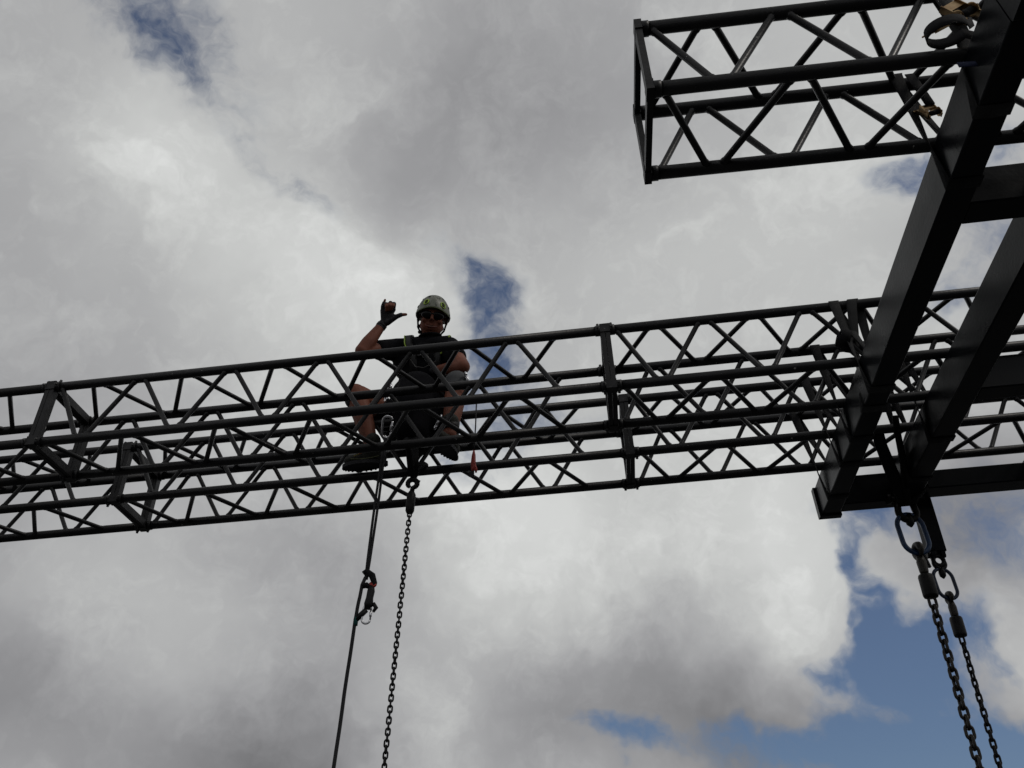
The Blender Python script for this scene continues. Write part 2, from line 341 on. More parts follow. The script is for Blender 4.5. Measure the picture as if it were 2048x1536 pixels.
# ------------------------------------------------------------------ box trusses
S = .35; RC = .0245; RBR = .0126; BAY = .5; SEG = 2.98
def truss(label, org, sections, right=RA, back=RB, front_count=100, focus=-.5):
    """org = near top chord at a joint; sections = start offsets of the 3 m lengths"""
    X, Y = right.normalized(), back.normalized(); Z = X.cross(Y)
    def P(a, b, v): return org + X * a + Y * b + Z * v
    t = thing('box_truss', label, 'truss', P(sections[0], 0, -S), 'black box trusses of the rig')
    corners = [(0, 0), (0, -S), (S, 0), (S, -S)]
    braces = []
    for s0 in sections:
        s1 = s0 + SEG
        for (b, v) in corners:
            mb = MB().tube([P(s0 + .004, b, v), P(s1 - .004, b, v)], RC, 18)
            # welded collars at both ends
            for e, sg in ((s0, 1), (s1, -1)): mb.tube([P(e + sg * .026, b, v), P(e + sg * .05, b, v)], RC + .0035, 18)
            obj('chord', mb, 'truss', t)
        for e, sg in ((s0, 1), (s1, -1)):
            mb = MB(); c = e + sg * .0135; h = .0115
            # end frame of flat bars
            mb.box(P(c, 0, -S / 2), X, Y, Z, h, .021, S / 2 - .012); mb.box(P(c, S, -S / 2), X, Y, Z, h, .021, S / 2 - .012)
            mb.box(P(c, S / 2, 0), X, Y, Z, h - .001, S / 2 - .022, .021); mb.box(P(c, S / 2, -S), X, Y, Z, h - .001, S / 2 - .022, .021)
            for (b, v) in corners:
                mb.box(P(c, b, v), X, Y, Z, h + .0015, .0258, .0258)
            obj('end_frame', mb, 'plate', t)
        # zigzag bracing, alternate nodes on neighbouring faces
        faces = [((0, 0), (0, -S), 0), ((0, 0), (S, 0), .5), ((S, -S), (0, -S), .5), ((S, -S), (S, 0), 0)]
        for (pa, pb, ph) in faces:
            nodes = []
            k = 0; x = 0.0
            while x <= SEG + 1e-6:
                side = pa if (k % 2 == 0) == (ph == 0) else pb
                nodes.append((x, side)); x += BAY / 2; k += 1
            for i in range(len(nodes) - 1):
                (x0, c0), (x1, c1) = nodes[i], nodes[i + 1]
                x0b = x0 + (.055 if i == 0 else .021); x1b = min(x1 - .021, SEG - .05)
                if x1b - x0b < .05: continue
                q0, q1 = P(s0 + x0b, *c0), P(s0 + x1b, *c1); u = (q1 - q0).normalized()
                braces.append((abs(s0 + (x0 + x1) / 2 - focus), [q0 + u * (RC * .6), q0 + u * (RC * 1.22), q0 + u * (RC * 1.5), q1 - u * (RC * 1.5), q1 - u * (RC * 1.22), q1 - u * (RC * .6)]))
    braces.sort(key=lambda q: q[0])
    for _, pl in braces[:front_count]: obj('brace', MB().tube(pl, [RBR * 1.3, RBR * 1.2, RBR, RBR, RBR * 1.2, RBR * 1.3], 10), 'truss', t)
    if braces[front_count:]:
        mb = MB()
        for _, pl in braces[front_count:]: mb.tube(pl, RBR, 8)
        tag(obj('lattice', mb, 'truss', t), kind='stuff')
    # joint bolts and pins where two lengths meet
    for s0 in sections[1:]:
        for (b, v) in corners:
            sy = -1 if b == 0 else 1; sz = 1 if v == 0 else -1
            for dx in (-.034, .034):
                q = P(s0 + dx, b, v); mb = MB()
                mb.tube([q - Z * (sz * .028), q + Z * (sz * .044)], .0072, 8); mb.tube([q + Z * (sz * .024), q + Z * (sz * .032)], .0115, 6)
                mb.tube([q, q + Y * (sy * .038)], .0060, 8)
                obj('bolt', mb, 'bolt', t)
    return t, P
SEGP = 2.979
t1, P1 = truss('nearer and higher of the two long black box trusses across the middle', W(0, 0, 0), [-2 * SEGP, -SEGP, 0])
t2, P2 = truss('farther and lower of the two long black box trusses, the man sits on it', W(.0832, .6659, .0133), [-2 * SEGP, -SEGP, 0])
a3 = (RA * math.cos(.0142) + RB * math.sin(.0142) - RV * .0082).normalized(); b3 = (RB * math.cos(.0142) - RA * math.sin(.0142)).normalized()
t3, P3 = truss('short-ended box truss at the upper right, its open square end in mid air', V3((.1826, 1.6948, 2.7224 + CAM_H)), [0], a3, b3, 100, 0)

# ------------------------------------------------------------------ heavy steel ladder frame under the trusses
VT, VB = -S - RC - .001, -.5535
fr = thing('steel_frame', 'heavy black ladder frame of box beams carrying the trusses on the right', 'frame', W(1.2, 1.14, VB))
VM, VH = (VT + VB) / 2, (VT - VB) / 2
def beam(name, a0, a1, b0, b1, vt=VT, vb=VB, along='b'):
    c = W((a0 + a1) / 2, (b0 + b1) / 2, (vt + vb) / 2)
    mb = MB()
    if along == 'b': mb.box(c, RB, RA, RV, (b1 - b0) / 2, (a1 - a0) / 2, (vt - vb) / 2, .006)
    else: mb.box(c, RA, RB, RV, (a1 - a0) / 2, (b1 - b0) / 2, (vt - vb) / 2, .006)
    return obj(name, mb, 'beam', fr)
beam('beam', 1.155, 1.258, -1.86, 1.19); beam('beam', 1.557, 1.668, -1.86, 1.06); beam('beam', 2.29, 2.40, -1.86, 1.10)
beam('rung', 1.2605, 1.70, 1.085, 1.185, VT, VB + .002, 'a')
beam('rung', 1.7025, 2.6, 1.00, 1.12, -.43, -.54, 'a')
beam('rung', 1.2605, 1.5545, -1.168, -1.065, VT - .002, VB + .002, 'a'); beam('rung', 1.6705, 2.2875, -1.168, -1.065, VT - .002, VB + .002, 'a')
beam('rung', 1.157, 2.6, -1.965, -1.8625, VT, VB - .004, 'a')
beam('rung', 1.6705, 2.2875, .02, .12, VT - .002, VB + .002, 'a')
# end cap and foot plate of the left beam, gussets at the rungs
mb = MB(); mb.box(W(1.203, 1.216, (VT + VB) / 2 - .005), RA, RB, RV, .062, .023, .094, .004); obj('end_cap', mb, 'beam', fr)
# plumb hanger post with a forked lower end
hp_top = W(1.706, 1.17, -.50); hp_bot = W(1.697, 1.17, -.845)
hp_bot = V3((hp_top.x, hp_top.y, hp_bot.z)); ex = CR - UP * CR.dot(UP); ex.normalize(); ey = UP.cross(ex)
mb = MB(); c = (hp_top + hp_bot) / 2; mb.box(c, UP, ex, ey, (hp_top.z - hp_bot.z) / 2, .047, .03, .004)
for sx in (-1, 1): mb.box(hp_bot + ex * (sx * .028) - UP * .012, UP, ex, ey, .014, .012, .024, .003)
post = obj('hanger_post', mb, 'beam', fr)

# ------------------------------------------------------------------ webbing straps
def ratchet(parent, c, ex_, ey_, s=1.0, open_=35):
    """ex_ runs along the webbing, ey_ across it"""
    ex_ = ex_.normalized(); ez = ex_.cross(ey_).normalized(); ey_ = ez.cross(ex_).normalized(); c = V3(c)
    fr_ = MB()
    for sy in (-1, 1):
        o = c + ey_ * (sy * .031 * s)
        fr_.box(o, ex_, ey_, ez, .048 * s, .0014, .011 * s); fr_.ell(o + ex_ * .018 * s, ex_, ez, ey_, .024 * s, .024 * s, .0016, 18, 6)
    fr_.box(c - ex_ * .03 * s + ez * .004 * s, ex_, ey_, ez, .016 * s, .0296 * s, .0013)
    f = obj('ratchet_frame', fr_, 'gold', parent)
    h = MB(); a = math.radians(open_); hd = ex_ * math.cos(a) + ez * math.sin(a)
    hz = hd.cross(ey_).normalized()
    for sy in (-1, 1):
        p = c + ey_ * (sy * .0365 * s) + ex_ * .018 * s; h.box(p - hd * .035 * s, hd, ey_, hz, .055 * s, .0014, .010 * s)
        h.tube([p - hd * .09 * s, p - hd * .10 * s + ey_ * (sy * .012 * s), p - hd * .125 * s + ey_ * (sy * .016 * s)], .003 * s, 8)
    h.box(c + ex_ * .018 * s - hd * .07 * s, hd, ey_, hz, .014 * s, .035 * s, .0014)
    h.cyl(c + ex_ * .018 * s - hd * .09 * s, ey_, .006 * s, .046 * s, 12)
    obj('ratchet_handle', h, 'gold', parent)
    sp = MB().cyl(c + ex_ * .018 * s, ey_, .013 * s, .030 * s, 16); obj('webbing_roll', sp, 'webd', parent)
def strap(label, bc, vc, ac, bx, bb, mt='web', hw=.025, rr=None, right_b=None, ac2=None):
    bl, br = bx; rb = right_b if right_b is not None else bb; t = thing('ratchet_strap', label, 'strap', W(ac, bc, VB), 'ratchet straps tying trusses to the frame')
    ac2 = ac2 if ac2 is not None else ac + .03; k = RC + .004
    pts = [W(bl - .004, bb, VB - .002)]; wv = [RB]
    lerp = lambda p, q, f: p + (q - p) * f
    topL = W(ac, bc - k, vc)
    for f in (.3, .7): pts.append(lerp(pts[0], topL, f)); wv.append((RB * (1 - f) + RA * f))
    for i in range(7):
        a = math.radians(180 - 30 * i); f = i / 6
        pts.append(W(ac + (ac2 - ac) * f, bc + k * math.cos(a), vc + k * math.sin(a))); wv.append(RA)
    end = W(br + .004, rb, VB - .002); topR = pts[-1].copy()
    for f in (.3, .7): pts.append(lerp(topR, end, f)); wv.append(RA * (1 - f) + RB * f)
    pts += [end, W((bl + br) / 2, (bb + rb) / 2, VB - .0045)]; wv += [RB, RB]
    wv = [w if w.dot(RA + RB) > 0 else -w for w in wv]
    obj('webbing', MB().ribbon(pts, wv, hw, .0014, True), mt, t)
    if rr is not None:
        f, s, op = rr; q = lerp(pts[0], topL, f); w = (RB * (1 - f) + RA * f).normalized(); tt = (topL - pts[0]).normalized()
        n_ = tt.cross(w).normalized()
        if n_.dot(V3((0, 0, CAM_H)) - q) < 0: n_ = -n_
        ratchet(t, q + n_ * .012, tt, n_.cross(tt), s, op)
    return t
B1, B2 = (1.155, 1.258), (1.557, 1.668)
strap('charcoal strap from the nearer long truss slanting down across the left beam', 0, 0, 1.137, B1, -.06, ac2=1.16)
s2 = strap('charcoal strap on the top tube beside the left beam with a webbing bundle', 0, 0, 1.222, B1, .10, ac2=1.27)
strap('black strap round the back tube of the nearer long truss at the left beam', S, 0, 1.10, B1, .37, 'webd', ac2=1.13)
strap('black strap round the farther long truss crossing the lower part of the left beam', .666, .013, 1.10, B1, .62, 'webd')
strap('black strap nearest the far left end of the left beam', 1.016, .013, 1.09, B1, .98, 'webd')
s6 = strap('black strap over the back tube of the upper right truss, dropping in a narrow V', -1.29, 0, 1.13, B1, -1.27, 'webd', hw=.024)
strap('black strap round the farther truss beside the second beam', .666, .013, 1.50, B2, .86, 'webd', ac2=1.54)
strap('black strap round the nearer long truss beside the second beam, partly hidden by it', S, 0, 1.50, B2, .45, 'webd')
# bundle of spare webbing on the second strap
mb = MB()
for k, (da, db, dv, r) in enumerate(((0, 0, 0, .045), (.008, .02, -.02, .036), (-.006, .03, .012, .03))):
    c = W(1.13 + da, -.03 + db, -.23 + dv); mb.ribbon(arc(c, RB, (RV + RA * .35).normalized(), r, 0, 340, 20), (RA - RV * .35).normalized(), .024, .0014)
obj('webbing_tail', mb, 'webd', s2)
# strap with the big open ratchet and the loose loop of webbing
s7 = thing('ratchet_strap', 'strap with a big open brass ratchet and loose webbing loop, at the top right', 'strap', W(1.17, -1.66, VB), 'ratchet straps tying trusses to the frame')
k = RC + .004
pts = [W(1.150, -1.56, VB - .002), W(1.160, -1.60, -.42), W(1.175, -1.655, -.28), W(1.172, -1.67, -.17), W(1.165, -1.672, -.06)]
wv = [RB, (RB + RA).normalized(), RA, RA, RA]
for i in range(7):
    a = math.radians(180 - 30 * i); pts.append(W(1.165 + .006 * i, -1.64 + k * math.cos(a), k * math.sin(a))); wv.append(RA)
pts += [W(1.22, -1.60, -.30), W(1.262, -1.56, VB - .002), W(1.2, -1.56, VB - .0045)]; wv += [RA, RB, RB]
obj('webbing', MB().ribbon(pts, wv, .024, .0014, True), 'web', s7)
ratchet(s7, W(1.185, -1.685, -.205), (RV * -.8 + RA * .5).normalized(), (RA * .9 + RV * .42).normalized(), 1.05, 48)
lp = []; c = W(1.080, -1.70, -.325)
for i in range(25):
    a = math.radians(-160 + 320 * i / 24); lp.append(c - RA * (.062 * math.cos(a)) + RB * (.05 * math.sin(a)) + RV * (.012 * math.sin(a)) + RA * .02)
lp = [W(1.19, -1.70, -.29)] + lp + [W(1.19, -1.69, -.36)]
obj('webbing_tail', MB().ribbon(lp, (RV + RA * .12).normalized(), .0245, .0014), 'webd', s7)
obj('strap_label', MB().ribbon([W(1.10, -1.668, -.455), W(1.15, -1.668, -.46), W(1.20, -1.66, -.47)], RV, .012, .0012), 'navy', s7)
# small ratchet hanging at the back tube of the upper right truss
ratchet(s6, W(1.175, -1.335, -.245), (RV * -.9 + RA * .2).normalized(), RA, .72, 25)
obj('webbing_tail', MB().ribbon([W(1.165, -1.34, -.03), W(1.17, -1.345, -.12), W(1.178, -1.345, -.22)], RA, .017, .0014), 'webd', s6)

# wide lifting sling from the farther truss to the shackle of the big chain
sl = thing('lifting_sling', 'wide black lifting sling running from the truss to the heavy chain shackle', 'sling', W(1.57, 1.06, -.60))
pts = [W(1.40, .69, -.30), W(1.405, .665, -.34), W(1.42, .72, -.40), W(1.49, .88, -.50), W(1.575, 1.065, -.60), W(1.64, 1.04, -.575), W(1.69, .98, -.54)]
obj('webbing', MB().ribbon(pts, [RA] * 5 + [(RA * .5 + RB).normalized()] * 2, [.03, .03, .032, .036, .03, .02, .02], .004), 'webd', sl)
obj('webbing', MB().ribbon([W(1.475, .55, -.33), W(1.50, .66, -.38), W(1.535, .80, -.47), W(1.585, 1.065, -.60)], RA, [.016, .017, .018, .02], .004), 'webd', sl)

# ------------------------------------------------------------------ chains, links, shackles
HX = ex; HY = ey                                        # horizontal axes: HX across the view, HY along it
def link_mesh(name, p, d, w):
    R = (w - d) / 2; half = (p + d) / 2 - R
    return MB().tube(stadium((0, 0, 0), V3((1, 0, 0)), V3((0, 0, 1)), R, half, 7), d / 2, 8, closed=True).mesh(name)
def run_chain(parent, top, p, d, w, zbot, mt, rot=.12, limit=95):
    me = link_mesh('link', p, d, w); me.materials.append(M[mt]); n = 0; z = top.z - p / 2; rest = MB(); base = math.atan2(HX.y, HX.x); a0 = ORIG[parent.name]
    while z > zbot:
        tw = base + rot * math.sin(n * .35) + (math.pi / 2 if n % 2 else 0) + random.uniform(-.08, .08)
        loc = V3((top.x + random.uniform(-1, 1) * d * .06, top.y, z))
        if n < limit:
            o = bpy.data.objects.new('link', me); col.objects.link(o); o.parent = parent; o.location = loc - a0; o.rotation_euler = (0, 0, tw)
        else:
            x = V3((math.cos(tw), math.sin(tw), 0)); R = (w - d) / 2; rest.tube(stadium(loc, x, UP, R, (p + d) / 2 - R, 5), d / 2, 6, closed=True)
        z -= p; n += 1
    if rest.v: tag(obj('lower_chain', rest, mt, parent), kind='stuff')
def hook(parent, c, s, mt, name='hook'):                # clevis/hook shape over a ring: an inverted J with a stem
    c = V3(c); X_, Z_ = HY, UP
    pts = [c + Z_ * (-.055 * s)] + [c + p for p in arc((0, 0, 0), X_, Z_, .022 * s, -70, 190, 12)] + [c + X_ * (-.014 * s) - Z_ * (.022 * s)]
    return obj(name, MB().tube(pts, [.011 * s] + [.0125 * s] * 3 + [.0135 * s] * 5 + [.012 * s] * 4 + [.010 * s, .005 * s], 12), mt, parent)
def swivel(parent, c, r, h, mt='rub'):
    c = V3(c); prof = [(-h, r * .62), (-h + .002, r * .9), (-h * .8, r), (h * .8, r), (h - .002, r * .9), (h, r * .5)]
    return obj('swivel_body', MB().tube([c + UP * z for z, _ in prof], [q for _, q in prof], 24), mt, parent)
def shackle(label, c, s, flip=1):
    """bow shackle: pin on top, bow below"""
    c = V3(c); t = thing('shackle', label, 'shackle', c)
    bow = [c + HX * (-.022 * s) + UP * (.02 * s)] + [c + q for q in arc((0, 0, -.018 * s), HX, UP, .026 * s, 160, 380, 14)] + [c + HX * (.022 * s) + UP * (.02 * s)]
    mb = MB().tube(bow, .010 * s, 12)
    for sx in (-1, 1): mb.cyl(c + HX * (sx * .022 * s) + UP * (.022 * s), HX, .017 * s, .008 * s, 16)
    obj('bow', mb, 'chain2', t)
    obj('pin', MB().tube([c + HX * (-.045 * s) + UP * .022 * s, c + HX * (.04 * s) + UP * .022 * s], .0085 * s, 12).cyl(c - HX * .045 * s + UP * .022 * s, HX, .015 * s, .004 * s, 6), 'chain2', t)
    return t
def tipped_lug(parent, c, s):
    c = V3(c); return obj('tongue', MB().tube([c + UP * .06 * s, c + UP * .02 * s, c - UP * .012 * s, c - UP * .035 * s], [.022 * s, .030 * s, .026 * s, .006 * s], 14), 'chain2', parent)

# heavy chain from the far end of the second beam
c0 = W(1.578, 1.08, -.60)
sh = shackle('dark bow shackle under the beam end holding the bigger blue oval ring', c0 + UP * .0, 1.9)
tipped_lug(sh, c0 - UP * .098, .8)
r1c = c0 - UP * .165 + HX * .0
tilt = (UP + HX * -.06).normalized(); rx = tilt.cross(HY).normalized() * -1
mr1 = obj('master_link', MB().tube(stadium(r1c - HX * .002, rx, tilt, .070, .045, 14), .0135, 16, closed=True), 'blue', loc=r1c)
tag(mr1, 'bigger blue oval ring under the beam end', 'lifting ring')
h1 = thing('hoist_chain', 'thicker brown steel chain hanging from the bigger blue ring at the right', 'chain', V3((c0.x, c0.y, 0)))
hc = r1c - UP * .105
hook(h1, hc + UP * .002, 1.55, 'forged')
obj('hook_shank', MB().tube([hc - UP * .03, hc - UP * .06, hc - UP * .115, hc - UP * .13], [.019, .026, .023, .019], 14), 'forged', h1)
obj('safety_latch', MB().box(hc - UP * .055 + HX * .03, (UP - HX * .2).normalized(), HX, HY, .035, .006, .01, .002), 'chain2', h1)
swivel(h1, hc - UP * .195, .0385, .062)
run_chain(h1, V3((c0.x, c0.y, hc.z - .262)), .0455, .0160, .0505, .12, 'chain')
# lighter chain on the hanger post
c2 = V3((hp_bot.x, hp_bot.y, hp_bot.z - .045))
sh2 = shackle('small dark shackle at the lower end of the hanging post', c2, 1.15)
tipped_lug(sh2, c2 - UP * .085, .62)
obj('round_eye', MB().tube(arc(c2 - UP * .004, HX, UP, .028, 0, 340, 16), .012, 12), 'chain2', sh2)
r2c = c2 - UP * .135
mr2 = obj('master_link', MB().tube(stadium(r2c, HX, (UP - HX * .05).normalized(), .050, .034, 14), .0095, 14, closed=True), 'ring', loc=r2c)
tag(mr2, 'smaller dark blue oval ring below the hanging post', 'lifting ring')
h2 = thing('hoist_chain', 'thinner black chain on the far right hanging from the smaller ring', 'chain', V3((c2.x, c2.y, 0)))
hc2 = r2c - UP * .08
hook(h2, hc2, 1.1, 'forged')
obj('hook_shank', MB().tube([hc2 - UP * .02, hc2 - UP * .05, hc2 - UP * .09, hc2 - UP * .105], [.015, .021, .02, .016], 14), 'forged', h2)
swivel(h2, hc2 - UP * .155, .0320, .052)
run_chain(h2, V3((c2.x, c2.y, hc2.z - .21)), .0355, .0115, .0340, .12, 'chain2')

# hoist chain hanging from the long trusses, below the man
cm = W(-1.095, .51, -.50)
sg = thing('round_sling', 'black sling between the two long trusses holding the middle chain hook', 'sling', W(-1.095, .51, -.45))
obj('sling_leg', MB().tube([W(-1.10, .36, -.325), W(-1.10, .352, -.32), W(-1.10, .40, -.33), W(-1.097, .47, -.40), cm + UP * .03], [.016, .018, .018, .016, .014], 12), 'webd', sg)
obj('sling_leg', MB().tube([W(-1.06, .66, -.305), W(-1.065, .62, -.32), W(-1.08, .56, -.38), cm + UP * .03 + HX * .004], [.016, .018, .016, .014], 12), 'webd', sg)
obj('sling_leg', MB().ribbon([W(-1.13, .50, -.05), W(-1.11, .50, -.20), W(-1.10, .505, -.34), cm + UP * .05], HX, [.03, .035, .034, .028], .006), 'webd', sg)
hm = thing('hoist_chain', 'chain hanging from the middle of the long trusses below the man', 'chain', V3((cm.x, cm.y, 0)))
obj('hook', MB().tube([cm - UP * .055] + [cm + q for q in arc((0, 0, 0), HX, UP, .025, -80, 240, 14)], [.013] * 4 + [.0145] * 7 + [.0135] * 3 + [.012, .009], 12), 'chain2', hm)
obj('safety_latch', MB().box(cm + HX * .030 - UP * .004, (UP * .9 + HX * .3).normalized(), HX, HY, .024, .003, .006, .001), 'chain2', hm)
hb = cm - UP * .115
mb = MB().tube([hb + UP * .07, hb + UP * .06, hb + UP * .045, hb - UP * .045, hb - UP * .06], [.012, .018, .0245, .024, .017], 10)
obj('hook_block', mb, 'chain2', hm)
run_chain(hm, V3((cm.x, cm.y, hb.z - .055)), .0245, .0086, .0275, .12, 'chain2', limit=90)

# ------------------------------------------------------------------ the man sitting on the trusses
man = thing('person', 'man in grey helmet, sunglasses and black t-shirt sitting on the trusses, gloved hand raised', 'person', W(-1.2, .88, .04))
roll = .13
HXh = (CR * math.cos(roll) - CU * math.sin(roll)).normalized(); HZh = (CU * math.cos(roll) + CR * math.sin(roll)).normalized(); HYh = -CD
yaw = -.06; HXh, HYh = (HXh * math.cos(yaw) + HYh * math.sin(yaw)).normalized(), (HYh * math.cos(yaw) - HXh * math.sin(yaw)).normalized()
HC = W(-1.057, .700, .822)
def H(x, y, z): return HC + (HXh * x + HYh * y + HZh * z) * 1.045
pelvis, waist, chest = W(-1.205, .90, .135), W(-1.178, .87, .32), W(-1.125, .80, .53)
shR, shL = W(-1.305, .765, .64), W(-.955, .75, .595)
elR, wrR = W(-1.455, .54, .475), W(-1.344, .56, .688)
elL, wrL = W(-.842, .605, .325), W(-1.03, .72, .405)
hpR, hpL = W(-1.275, .90, .135), W(-1.125, .90, .135)
knR, anR = W(-1.470, .545, .160), W(-1.352, .56, -.205)
knL, anL = W(-.868, .55, .172), W(-.897, .505, -.215)
HO = wrR
def G(x, z, y=0): return HO + CR * x + CU * z - CD * y        # hand frame, y towards the viewer
fingers = dict(
    index=[G(.066, .092), G(.074, .126, .018), G(.070, .112, .040), G(.058, .090, .036)],
    middle=[G(.046, .097), G(.052, .132, .020), G(.050, .114, .044), G(.044, .088, .038)],
    ring=[G(.022, .095), G(.026, .124, .020), G(.030, .108, .044), G(.030, .084, .038)])
pinky = [G(.000, .085), G(.002, .112, .006), G(.010, .134, .010), G(.017, .152, .012)]
thumb = [G(.030, .012, .008), G(.085, .045, .016), G(.118, .058, .018), G(.148, .060, .018)]
def hand_R(mb, e=0.0, skin=True):
    for q, r in ((G(.066, .092), .0135), (G(.046, .097), .014), (G(.022, .095), .0135), (G(.000, .085), .0125)): mb.caps(G(.012, .012), q, .020 + e, r + e)
    mb.caps(thumb[0], thumb[1], .019 + e, .0135 + e)
    mb.caps(G(.05, .05, .004), G(.085, .045, .014), .018 + e, .012 + e)
    if skin:
        for f in fingers.values(): mb.chain(f, [.0115, .0115, .0105, .0095])
        mb.chain(pinky, [.0105, .0100, .0092, .0080]); mb.chain(thumb[1:], [.0125, .0115, .0100])
    else:
        for f in fingers.values(): mb.chain(f[:2], [.0115 + e, .0115 + e * .8])
        mb.chain(pinky[:3], [.0105 + e, .0100 + e, .0092 + e * .7]); mb.chain(thumb[1:3], [.0125 + e, .0115 + e * .8])
        mb.caps(HO - (HO - elR) * .12, HO, .029 + e, .027 + e)
def lp_(a, b, f): return a + (b - a) * f
body = MB()
body.ell(H(0, -.012, .022), HXh, HYh, HZh, .076, .094, .098, 24, 16)      # skull
body.ell(H(0, .022, -.052), HXh, HYh, HZh, .075, .066, .074, 20, 14)      # face and jaw
body.ell(H(0, .047, -.102), HXh, HYh, HZh, .032, .030, .022)              # chin
for s in (-1, 1):
    body.ell(H(s * .042, .062, -.026), HXh, HYh, HZh, .024, .020, .020)   # cheeks
    body.caps(H(s * .056, .006, -.060), H(s * .030, .045, -.096), .022, .018)
    body.ell(H(s * .087, -.006, -.012), (HXh + HYh * s * .5).normalized(), HYh, HZh, .012, .022, .034)   # ears
    body.caps(H(s * .015, .078, .036), H(s * .045, .066, .034), .012, .011)   # brow
    body.ell(H(s * .012, .090, -.020), HXh, HYh, HZh, .007, .008, .006)   # nostrils
body.chain([H(0, .082, .030), H(0, .096, .004), H(0, .106, -.014)], [.008, .009, .0105])
body.chain([H(-.030, .076, -.046), H(0, .086, -.052), H(.030, .076, -.046)], [.006, .008, .006])
body.chain([H(-.022, .074, -.072), H(0, .083, -.076), H(.022, .074, -.072)], [.006, .008, .006])
body.chain([W(-1.10, .80, .60), W(-1.085, .765, .67), H(0, -.02, -.05)], [.070, .060, .058])
body.chain([pelvis, waist, chest], [.125, .120, .130]); body.ell(chest, RA, RB, RV, .175, .11, .13)
body.caps(shR, shL, .062, .062)
body.chain([shR, lp_(shR, elR, .5), elR], [.060, .052, .043]); body.chain([elR, lp_(elR, wrR, .3), wrR], [.042, .044, .027])
body.chain([shL, lp_(shL, elL, .5), elL], [.060, .053, .045]); body.chain([elL, lp_(elL, wrL, .3), wrL], [.044, .045, .028])
hand_R(body)
# left hand resting behind the knee
uL = (wrL - elL).normalized(); sL = uL.cross(RV).normalized()
for k in range(4):
    b0 = wrL + uL * .085 + sL * (.030 - .019 * k); body.caps(wrL + uL * .012, b0, .018, .012)
    body.chain([b0, b0 + uL * (.034 + .004 * (k in (1, 2))) - RV * .016, b0 + uL * .050 - RV * .042, b0 + uL * .045 - RV * .06], [.010, .0095, .009, .008])
body.chain([wrL + uL * .02 + sL * .02, wrL + uL * .06 + sL * .05, wrL + uL * .09 + sL * .058 - RV * .02], [.016, .012, .010])
body.ell(pelvis - RV * .02, RA, RB, RV, .17, .12, .11)
def leg(hp, kn, an, toe):
    body.chain([hp, lp_(hp, kn, .5), lp_(hp, kn, .92)], [.098, .086, .066]); body.caps(lp_(hp, kn, .9), kn, .06, .056)
    c = (RB * .9).normalized()
    body.chain([kn, lp_(kn, an, .32) + c * .014, lp_(kn, an, .62) + c * .006, lp_(kn, an, .9), an], [.060, .062, .053, .040, .040])
    body.caps(an, an - UP * .015, .036, .030)
toeR, heelR = W(-1.482, .60, -.272), W(-1.315, .615, -.262)
toeL, heelL = W(-.928, .415, -.285), W(-.893, .60, -.262)
leg(hpR, knR, anR, toeR); leg(hpL, knL, anL, toeL)
organic(obj('body', body, 'skin', man), .0048, 4)
# mouth: a broad smile
mb = MB().tube([H(-.038, .073, -.050), H(-.021, .086, -.060), H(0, .0915, -.064), H(.021, .086, -.060), H(.038, .073, -.050)], [.002, .0055, .0065, .0055, .002], 10)
obj('mouth', mb, 'lip', man)
mb = MB().tube([H(-.024, .0875, -.057), H(0, .0945, -.061), H(.024, .0875, -.057)], [.0015, .0038, .0015], 8); obj('teeth', mb, 'teeth', man)
# helmet
def helmet_pt(az, t, e=0):                       # t 0 crown .. 1 rim
    front = math.cos(az)
    zr = .036 + .006 * front * front if front > 0 else .036 - .070 * (-front) ** .8
    zr -= .036 * math.sin(az) ** 2
    c = max(-.98, min(.98, zr / .124)); th = math.acos(c) * t
    flare = 1 + .03 * max(0, t - .85) / .15
    return H((.104 + e) * math.sin(th) * math.sin(az) * flare, -.014 + (.128 + e) * math.sin(th) * math.cos(az) * flare, .013 + (.128 + e) * math.cos(th))
hm_ = MB(); nu, nv = 48, 18
for lay in (0, -.012):
    b_ = len(hm_.v)
    for i in range(nv + 1):
        for j in range(nu):
            az = 2 * math.pi * j / nu; rid = 0
            if lay == 0: rid = .0022 * math.cos(az * 6) * math.sin(math.pi * min(1, i / nv * 1.1)) ** 2
            hm_.v.append(helmet_pt(az, max(.001, i / nv), lay + rid))
    for i in range(nv):
        for j in range(nu): hm_.face([b_ + i * nu + j, b_ + i * nu + (j + 1) % nu, b_ + (i + 1) * nu + (j + 1) % nu, b_ + (i + 1) * nu + j], True)
    if lay == 0: first = b_
e0, e1 = first + nv * nu, b_ + nv * nu
for j in range(nu): hm_.face([e0 + j, e0 + (j + 1) % nu, e1 + (j + 1) % nu, e1 + j], True)
helmet = obj('helmet', hm_, 'helmet', man)
obj('helmet_rim', MB().tube([helmet_pt(2 * math.pi * j / 48, 1.0, -.002) for j in range(48)], .0042, 8, closed=True), 'limed', helmet)
def vent(az, t, ra, rt, k=6, rot=0): return [helmet_pt(az + ra * math.sin(2 * math.pi * i / k + rot), t + rt * math.cos(2 * math.pi * i / k + rot), .002) for i in range(k)]
for az, t in ((-.56, .74), (.66, .78)):
    p = vent(az, t, .17, .12); obj('vent_trim', MB().tube(p, .0042, 8, closed=True), 'lime', helmet)
    c = helmet_pt(az, t, .0); q = MB(); nrm = (c - H(0, -.014, .016)).normalized(); sx = nrm.cross(HZh).normalized()
    q.ell(c, sx, nrm.cross(sx), nrm, .008, .011, .0035, 12, 6); obj('vent', q, 'black', helmet)
for az, t in ((-1.15, .52), (-.72, .38), (1.28, .72), (.95, .42), (1.25, .98), (-1.35, .8)):
    c = helmet_pt(az, t, 0); nrm = (c - H(0, -.014, .016)).normalized(); sx = nrm.cross(HZh).normalized()
    obj('vent', MB().ell(c, sx, nrm.cross(sx), nrm, .008, .011, .0035, 12, 6), 'black', helmet)
